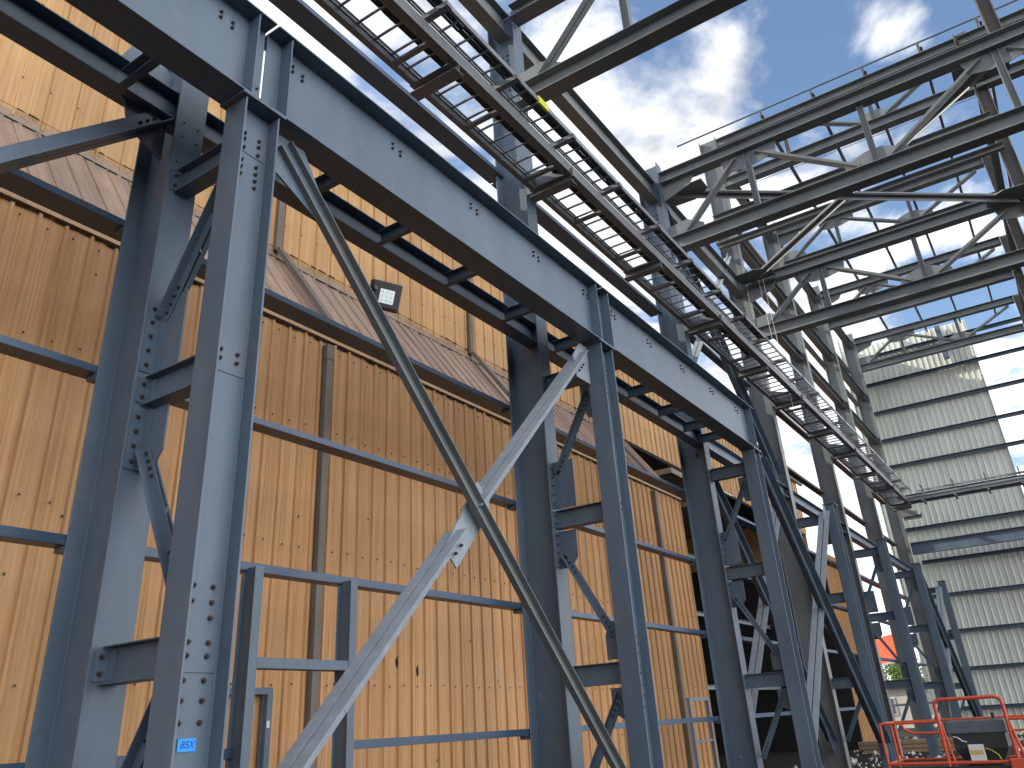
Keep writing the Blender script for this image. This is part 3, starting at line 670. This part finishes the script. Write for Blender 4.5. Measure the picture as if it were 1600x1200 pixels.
# ------------------------------------------------------------------ trusses
def truss(name, label, y, zb, zt, nodes, x0, x1, cd=.42, td=.36, lighter=False, cols=None, group='roof trusses', up=False):
    t = thing(name, label, 'roof truss', ((x0 + x1) / 2, y, zb), group)
    S_ = STEEL2
    m = MB(); m.I((x0, y, zb + cd / 2), (x1, y, zb + cd / 2), (0, 0, 1), cd, .36, .018, .014); m.build('bottom_chord', S_, t)
    m = MB(); m.I((x0, y, zt - td / 2), (x1, y, zt - td / 2), (0, 0, 1), td, .36, .018, .014); m.build('top_chord', S_, t)
    zb1 = zb + cd; zt0 = zt - td
    for i, x in enumerate(nodes):
        m = MB(); m.I((x, y, zb1), (x, y, zt0), (1, 0, 0), .15, .16, .01, .01); m.build('vertical', STEEL2, t)
        if i % 2 == 0: m = MB(); m.plate([(x - .75, y, zt0), (x + .8, y, zt0), (x + .75, y, zt0 - .35), (x + .2, y, zt0 - .48), (x - .2, y, zt0 - .5), (x - .62, y, zt0 - .42)], (0, 1, 0), .018)
        else: m = MB(); m.plate([(x - .75, y, zb1), (x + .8, y, zb1), (x + .75, y, zb1 + .2), (x + .2, y, zb1 + .45), (x - .2, y, zb1 + .45), (x - .7, y, zb1 + .25)], (0, 1, 0), .018)
        m.build('gusset_plate', S_, t)
    xs = [x0 + .15] + nodes + ([x1] if x1 - nodes[-1] > 1.5 else [])
    m = MB(); m.plate([(x0, y, zb1), (x0 + 1.0, y, zb1), (x0 + 1.0, y, zb1 + .2), (x0 + .55, y, zb1 + .48), (x0, y, zb1 + .42)], (0, 1, 0), .018); m.build('gusset_plate', S_, t)
    m = MB(); m.plate([(x0, y, zt0), (x0 + 1.0, y, zt0), (x0 + .8, y, zt0 - .3), (x0, y, zt0 - .55)], (0, 1, 0), .018); m.build('gusset_plate', S_, t) if y > 12 else None
    for i in range(len(xs) - 1):
        a, b_ = xs[i], xs[i + 1]
        lo = i % 2 == 0
        p = (a + .35, y, zb1 + .12) if lo else (a + .25, y, zt0 - .1)
        q = (b_ - .35, y, zt0 - .1) if lo else (b_ - .4, y, zb1 + .12)
        if i == len(xs) - 2 and x1 - nodes[-1] < 1.5 and False: continue
        m = dangle(MB(), p, q, (0, 1, 0), .12, .012, .012); m.build('diagonal', STEEL2, t)
    return t
nodes = [-3.78, -.82, 2.24, 5.2]
LT = [(10.8, 12.83, 15.55, 'low roof truss nearest the camera, its ends cut by the top edge'), (18.5, 13.12, 15.75, 'low roof truss second from the camera, crossing the upper right'), (25.78, 13.12, 15.5, 'low roof truss third from the camera, at the foot of the tall part')]
for y, zb, zt, lab in LT:
    truss('roof_truss', lab, y, zb, zt, nodes, -6.27, 8.3)
HT = [(25.78, 19.5, 21.75, 'high roof truss carrying the handrail, at the front of the tall part'), (33.35, 19.4, 21.55, 'second high roof truss of the tall part'), (41.0, 19.35, 21.55, 'third high roof truss, before the pale end wall'), (48.6, 19.45, 21.55, 'last high roof truss, right against the pale end wall')]
for i, (y, zb, zt, lab) in enumerate(HT):
    truss('roof_truss', lab, y, zb, zt, [-3.78, -.82], -6.27, 2.2, .38, .36)
# handrail on top
t = thing('handrail', 'thin pipe handrail running along the top of the high front truss', 'handrail', (1, 25.84, 21.75))
m = MB(); m.tube((-7.85, 25.84, 22.36), (8.5, 25.84, 22.36), .035, 8); m.build('rail', STEEL, t)
PX = [-4.42, -2.52, -.68, 1.17, 3.02]
for x in PX + [4.9, 6.7]:
    m = MB(); m.R((x, 25.84, 21.95), (x, 25.84, 22.33), (1, 0, 0), .08, .08); m.build('post', RUSTM, t)
m = MB(); m.I((2.3, 25.78, 21.57), (8.5, 25.78, 21.57), (0, 0, 1), .36, .36); m.I((2.3, 25.78, 19.7), (8.5, 25.78, 19.7), (0, 0, 1), .36, .36)
o = m.build('roof_beam', STEEL2); tag(o, 'pair of beams continuing the high front truss out of the right edge', 'steel beam')
# stiffeners (cleats) on high front chord
tt = [o for o in D.objects if o.get('label') == HT[0][3]][0]
for x in (-5.0, -2.9, -.9, 1.0):
    m = MB(); m.plate([(x, 25.59, 21.41), (x, 25.76, 21.41), (x, 25.76, 21.72)], (1, 0, 0), .02); m.build('stiffener', STEEL2, tt)
# purlins
pl = ['leftmost', 'second from the left', 'middle', 'second from the right', 'rightmost']
for i, x in enumerate(PX):
    x1 = x
    m = MB(); m.C((x, 25.6, 21.86), (x, 51, 21.86), (0, 0, 1), .20, .10, .008)
    o = m.build('roof_purlin', STEEL2); tag(o, f'thin roof purlin running to the end wall, {pl[i]} of five', 'purlin', 'high roof purlins')
for y in (29.5, 37.2, 45):
    m = MB(); m.tube((-6.6, y, 21.85), (3.1, y, 21.85), .014, 6)
    o = m.build('sag_rod', STEEL2); tag(o, f'thin rod crossing the purlins {"nearest the handrail" if y < 30 else "in the middle of the tall roof" if y < 40 else "nearest the end wall"}', 'steel rod', 'sag rods between purlins')
for z, a in ((17.05, 'lower'), (18.25, 'upper')):
    m = MB(); m.C((-6.9, 25.62, z), (2.35, 25.62, z), (0, 0, 1), .22, .2, .01); o = m.build('cross_girt', STEEL2); tag(o, f'dark {a} cross girt between the low and high front trusses', 'steel beam', 'front girts of the tall part')
# right column line of the tall part + columns beneath low truss ends
for k, (x, y, top) in enumerate([(2.4, 25.84, 22), (2.4, 33.35, 21.6), (2.4, 41.0, 21.6), (2.4, 48.6, 21.6)]):
    t = thing('tower_column', f'dark column on the right side of the tall part, {["nearest to the camera","second from the camera","third from the camera","farthest from the camera"][k]}', 'steel column', (x, y, 0), 'right line columns')
    m = MB(); m.I((x, y, 0 if k < 3 else 19.4), (x, y, top), (1, 0, 0), .36, .3); m.build('shaft', RUSTM, t)
    if k == 3: 
        t.location = (x, y, 19.4); t.children[0].location = (0, 0, -19.4)
for k, (y, zt) in enumerate([(10.8, 15.6), (18.5, 15.8), (25.78, 15.6)]):
    m = MB(); m.I((8.5, y, 0), (8.5, y, zt), (1, 0, 0), .4, .34); o = m.build('far_side_column', STEEL2); tag(o, f'column carrying the right end of the {["nearest","second","third"][k]} low roof truss, outside the picture', 'steel column', 'far side columns')
for i, (y0, y1) in enumerate(((25.9, 33.2), (33.5, 40.8), (41.2, 48.5))):
    m = MB(); m.I((2.4, y0, 19.6), (2.4, y1, 19.6), (0, 0, 1), .35, .25); o = m.build('tower_strut', STEEL2); tag(o, f'longitudinal strut on the right column line, {["nearest","middle","farthest"][i]} of three', 'steel beam', 'right line struts')
# post above second low truss
m = MB(); m.I((2.42, 18.5, 15.76), (2.42, 18.5, 22.3), (1, 0, 0), .28, .26); o = m.build('roof_post', RUSTM); tag(o, 'dark upright post rising from the second low truss through the top edge', 'steel post')
# plan bracing at low top chord level
for a, (p, q) in enumerate((((-6.05, 18.7, 15.2), (2.25, 25.6, 15.2)), ((-6.1, 25.6, 15.33), (2.2, 18.7, 15.33)))):
    t = thing('plan_brace', ['horizontal roof brace looking level, from the third column to the far right node', 'horizontal roof brace with a sunlit edge, slanting up to the right between two low trusses'][a], 'steel brace', tuple((Vector(p) + Vector(q)) / 2), 'plan bracing between low trusses')
    m = dangle(MB(), p, q, (0, 0, 1), .14, .014, .012); m.build('angle_pair', STEEL2, t)
    for e in (p, q):
        s = 1 if e[0] < 0 else -1; sy = 1 if e[1] < 22 else -1
        m = MB(); z = e[2]; m.plate([(e[0] - .3 * s, e[1] - .1 * sy, z), (e[0] + .9 * s, e[1] - .1 * sy, z), (e[0] + .9 * s, e[1] + .45 * sy, z), (e[0] + .4 * s, e[1] + .75 * sy, z), (e[0] - .3 * s, e[1] + .7 * sy, z)], (0, 0, 1), .018); m.build('gusset_plate', STEEL2, t)
# W posts / portal struts near the right columns
for k, y in enumerate((10.8, 18.5)):
    m = MB(); m.box((-6.9, y - .18, 15.76 if k else 15.56), (-6.86, y + .18, 16.2)); 

# ------------------------------------------------------------------ end wall
t = thing('end_wall', 'tall pale grey-green ribbed cladding closing the far end', 'wall', (-3.7, 51, 0))
prof = []; x = -7.15
while x < -.45:
    for dx, dy in ((0, 0), (.16, 0), (.19, -.04), (.235, -.04), (.265, 0)):
        if x + dx <= -.45: prof.append((x + dx, dy))
    x += .305
prof.append((-.45, 0)); n = len(prof); m = MB()
zr = [0, 7.2, 14.4, 22.0]
for a in range(3):
    z0 = zr[a]; z1 = zr[a + 1] + (.1 if a < 2 else 0); off = -.006 * a
    m.raw([(xx, 51.25 + dy + off, z0) for xx, dy in prof] + [(xx, 51.25 + dy + off, z1) for xx, dy in prof], [(i, i + 1, n + i + 1, n + i) for i in range(n - 1)])
m.build('cladding', ENDW, t)
m = MB(); m.box((-.45, 51.15, 0), (-.41, 51.3, 22.0)); m.build('edge_trim', ENDW, t)
m = MB(); m.box((-7.18, 48.3, 0), (-7.15, 51.3, 22)); m.build('corner_return', ENDW, t)
ez = [1.25, 3.1, 4.95, 6.8, 8.62, 10.47, 12.3, 14.15, 15.75, 17.5, 19.33, 21.1]
for i, z in enumerate(ez):
    m = MB(); m.C((-6.9 if i > 4 else -6.2, 51.1, z), (8.5, 51.1, z), (0, 0, 1), .2, .18, .01)
    o = m.build('end_girt', STEEL); tag(o, f'dark horizontal girt on the pale end wall, level {["one","two","three","four","five","six","seven","eight","nine","ten","eleven","twelve"][i]} counted up from the ground', 'wall girt', 'girts on the end wall')
m = MB(); m.I((-6.27, 48.9, 9.1), (8.5, 48.9, 9.1), (0, 0, 1), .62, .3, .02, .014); o = m.build('portal_beam', STEEL); tag(o, 'deep dark beam crossing low in front of the pale end wall', 'steel beam')
m = MB(); m.I((-1.9, 50.9, 19.8), (-1.9, 50.9, 21.9), (0, 1, 0), .3, .3); o = m.build('wall_post', STEEL); tag(o, 'short dark post high on the pale end wall near its right edge', 'steel post')

# ------------------------------------------------------------------ scissor lift
t = thing('scissor_lift', 'orange-red work platform with tubular rails and a black bin, at the lower right', 'work platform', (-2.2, 20.7, 0))
xL, xM, xR, yF, yB_ = -4.08, -2.93, -1.70, 20.0, 21.5
def rail(pts, nm='rail', r=.026):
    m = MB()
    for a, b_ in zip(pts, pts[1:]): m.tube(a, b_, r, 8)
    return m.build(nm, REDO, t)
rail([(xL, yF, 1.31), (xM, yF, 1.31)], 'top_rail'); rail([(xL, yF, 1.31), (xL, yB_, 1.31), (.6, yB_, 1.31)], 'top_rail')
rail([(xL, yF, .56), (.6, yF, .56)], 'toe_rail', .032); rail([(xL, yB_, .56), (.6, yB_, .56)], 'toe_rail'); rail([(xL, yF, .56), (xL, yB_, .56)], 'toe_rail')
rail([(xL, yF, .5), (xL, yF, 1.31)], 'post', .03); rail([(xL + .22, yF, .5), (xL + .22, yF, 1.31)], 'post', .026)
rail([(xL + .42, yF, 1.30), (xL + .47, yF, 1.19), (xL + .6, yF, 1.12), (xM, yF, 1.10)], 'mid_rail')
rail([(xM, yF, .5), (xM, yF, 1.62), (xM + .04, yF, 1.69), (xM + .1, yF, 1.71), (xR - .1, yF, 1.71), (xR - .02, yF, 1.67), (xR, yF, 1.58), (xR, yF, .5)], 'guard_hoop', .036)
rail([(xM + .12, yF + .02, .5), (xM + .03, yF + .02, 1.3)], 'post', .024); rail([(xR + .15, yF, .5), (xR + .02, yF, 1.28)], 'post', .03)
rail([(xR, yF, 1.30), (.6, yF, 1.30)], 'top_rail'); rail([(xR, yF, 1.10), (.6, yF, 1.10)], 'mid_rail', .02); rail([(.6, yF, .5), (.6, yF, 1.3)], 'post'); rail([(.6, yF, 1.3), (.6, yB_, 1.3)], 'top_rail')
for p in ((xL, yB_), (.6, yB_), (-1.8, yB_)): rail([(p[0], p[1], .5), (p[0], p[1], 1.31)], 'post')
m = MB(); m.box((xL, yF, .44), (.6, yB_, .5)); m.build('deck', BLACKP, t)
m = MB(); m.box((xR - .15, yF - .12, .42), (.5, yF - .03, .62)); m.build('bumper', REDO, t, .02)
m = MB()
for z, w_, dd in ((1.31, .0, .0), (1.13, .0, .0)): pass
m.box((-2.86, 20.12, 1.06), (-1.76, 20.95, 1.30)); m.build('bin_rim', GREYP, t, .02)
m = MB(); q = [(-2.78, 20.16), (-1.82, 20.16), (-1.82, 20.9), (-2.78, 20.9)]; q2 = [(-2.62, 20.22), (-2.0, 20.22), (-2.0, 20.8), (-2.62, 20.8)]
m.raw([(a, c, 1.06) for a, c in q] + [(a, c, .8) for a, c in q] + [(a, c, .5) for a, c in q2], [(0, 1, 5, 4), (1, 2, 6, 5), (2, 3, 7, 6), (3, 0, 4, 7), (4, 5, 9, 8), (5, 6, 10, 9), (6, 7, 11, 10), (7, 4, 8, 11)]); m.build('bin', BLACKP, t)
m = MB(); m.box((-2.53, 20.10, .57), (-2.25, 20.13, .87)); st = m.build('control_box', WHITEP, t, .006)
m = MB(); m.box((-2.50, 20.094, .69), (-2.28, 20.099, .77)); m.build('label_band', BUFF, st)
m = MB(); m.tube((-2.46, 20.085, .73), (-2.46, 20.093, .73), .02, 10); m.build('label_mark', YELLOW, st)
m = MB(); m.tube((-1.97, 20.5, 1.3), (-1.97, 20.5, 1.42), .035, 8); m.build('knob', BLACKP, t)
m = MB(); pp = [(-2.75, 20.08, 1.02), (-2.66, 20.05, 1.0), (-2.6, 20.06, .94), (-2.52, 20.05, .92)]
for a, b_ in zip(pp, pp[1:]): m.tube(a, b_, .012, 6)
m.build('tie_strap', WHITEP, t)
m = MB(); pp = [(-2.22, 20.08, .8), (-2.12, 20.06, .76), (-2.02, 20.06, .68), (-1.98, 20.06, .56)]
for a, b_ in zip(pp, pp[1:]): m.tube(a, b_, .008, 6)
m.build('cable', YELLOW, t)
m = MB(); m.box((xL + .3, yF + .1, .2), (.3, yB_ - .1, .4)); m.build('chassis', REDO, t, .02)
for x in (xL + .7, -.2):
    for y in (yF + .08, yB_ - .2):
        m = MB(); m.tube((x, y, .2), (x, y + .14, .2), .2, 18); m.build('wheel', BLACKP, t)
for a in range(3):
    m = MB(); m.R((xL + .5, yF + .3 + a * .4, .40), (0, yF + .3 + a * .4, .44), (0, 0, 1), .03, .05); m.build('scissor_arm', GREYP, t)

# ------------------------------------------------------------------ things beyond
for q, (x, dz) in enumerate(((-5.75, 4.4), (-5.6, 4.9))):
    m = MB(); m.tube((x, 25.4, 15.2), (x + .05, 25.38, 15.2 - dz), .006, 5)
    o = m.build('rope', WHITEP); tag(o, ['shorter thin pale rope hanging from the truss end near the cable ladder', 'longer thin pale rope hanging from the truss end near the cable ladder'][q], 'rope', 'hanging ropes')
t = thing('canopy', 'orange-red sloping canopy with white lower edge, seen between the far columns', 'canopy', (-11, 60, 0))
m = MB(); m.plate([(-14, 60, 3.5), (-9.6, 60, 4.2), (-9.6, 62, 6.0), (-14, 62, 5.3)], (0, -1, .6), .06); m.build('sheet', REDC, t)
m = MB(); m.R((-14, 59.97, 3.52), (-9.6, 59.97, 4.22), (0, 0, 1), .10, .05); m.build('edge', WHITEP, t)
for x in (-13.8, -11.8, -9.8):
    for y in (60.1, 62.8):
        m = MB(); m.R((x, y, 0), (x, y, 3.6 + (x + 14) * .16), (1, 0, 0), .08, .08); m.build('post', BLACKP, t)
t = thing('shed', 'small pale yard building with dark framed openings, far beyond the columns', 'building', (-13, 72, 0))
m = MB(); m.box((-20, 70, 0), (-7, 75, 2.7)); m.build('wall', CONC, t)
m = MB(); m.box((-20.3, 69.6, 2.7), (-6.7, 75.3, 2.95)); m.build('roof', WHITEP, t)
for x in (-18.5, -16.2, -14.0, -11.8, -9.5):
    m = MB(); m.box((x, 69.93, .9), (x + 1.2, 69.98, 2.1)); f = m.build('window', WHITEP, t)
    m = MB(); m.box((x + .1, 69.90, 1.0), (x + 1.1, 69.925, 2.0)); m.build('pane', GREYP, f)
def tree(x, y, h, R_, lab, sd):
    rnd = random.Random(sd)
    t = thing('broadleaf_tree', lab, 'tree', (x, y, 0), 'trees beyond the site')
    m = MB()
    m.prism([(.16 * math.cos(a * math.pi / 4), .16 * math.sin(a * math.pi / 4)) for a in range(8)], (x, y, 0), (x + .1, y, h * .6), (1, 0, 0))
    cl = []
    for k in range(16):
        th = rnd.uniform(0, 6.28); rr = R_ * rnd.uniform(.2, .85); zc = h * rnd.uniform(.35, .95)
        c = Vector((x + rr * math.cos(th), y + rr * math.sin(th), zc)); cl.append((c, R_ * rnd.uniform(.25, .5)))
        m.tube((x, y, h * .3), c, .035, 5)
    m.build('trunk', BARK, t)
    m = MB()
    for c, cr_ in cl:
        for _ in range(260):
            d = Vector((rnd.gauss(0, 1), rnd.gauss(0, 1), rnd.gauss(0, 1))).normalized() * cr_ * rnd.uniform(.5, 1.1)
            p = c + d; a = Vector((rnd.gauss(0, 1), rnd.gauss(0, 1), rnd.gauss(0, .6))).normalized() * .09; b_ = a.orthogonal().normalized() * .07
            k = len(m.v); m.v += [p - a, p + b_, p + a, p - b_]; m.f.append((k, k + 1, k + 2, k + 3))
    m.build('crown', LEAF, t)
tree(-14.5, 80, 5.2, 2.4, 'bright green tree behind the pale shed, left of the others', 1)
tree(-12.2, 84, 5.6, 2.6, 'bright green tree behind the pale shed, directly under the red canopy', 2)
tree(-9.4, 82, 5.0, 2.4, 'green tree behind the pale shed, right of the others', 3)
# clutter
t = thing('timber_stack', 'low stack of weathered timbers lying by the far columns', 'timber stack', (-5.5, 38, 0))
for k in range(9):
    m = MB(); y = 36.5 + (k % 3) * .26; z = .07 + (k // 3) * .14; m.R((-8.3 + random.uniform(-.1, .1), y, z), (-4.8 + random.uniform(-.1, .1), y + .1, z), (0, 0, 1), .12, .2); m.build('timber', TIMBER, t)
t = thing('blue_crate', 'low blue plastic crate on the ground by the third main column', 'crate', (-7.8, 18.2, 0))
m = MB(); m.box((-8.1, 17.6, .0), (-7.3, 18.8, .62)); m.build('body', BLUETAPE, t, .02)
m = MB(); m.box((-8.13, 17.57, .58), (-7.27, 18.83, .65)); m.build('lid', BLUETAPE, t, .01)

rnd = random.Random(11); m = MB()
for k in range(900):
    x = rnd.uniform(-9, 2); y = rnd.uniform(24, 50); q = rnd.uniform(.02, .10) if rnd.random() < .9 else rnd.uniform(.1, .2)
    c = Vector((x, y, q * .4)); k0 = len(m.v)
    m.v += [c + Vector((q * rnd.uniform(.5, 1), 0, 0)), c + Vector((0, q * rnd.uniform(.5, 1), 0)), c - Vector((q * rnd.uniform(.5, 1), 0, 0)), c - Vector((0, q * rnd.uniform(.5, 1), 0)), c + Vector((q * .2, 0, q * rnd.uniform(.4, .9))), c - Vector((0, 0, q * .6))]
    m.f += [(k0 + a, k0 + (a + 1) % 4, k0 + 4) for a in range(4)] + [(k0 + (a + 1) % 4, k0 + a, k0 + 5) for a in range(4)]
o = m.build('rubble', CONC); tag(o, 'loose stones and rubble scattered over the ground by the far columns', 'rubble', None, 'stuff')
# ------------------------------------------------------------------ render settings
scene.render.engine = 'CYCLES'
scene.render.resolution_x = 1024; scene.render.resolution_y = 768
scene.cycles.max_bounces = 6
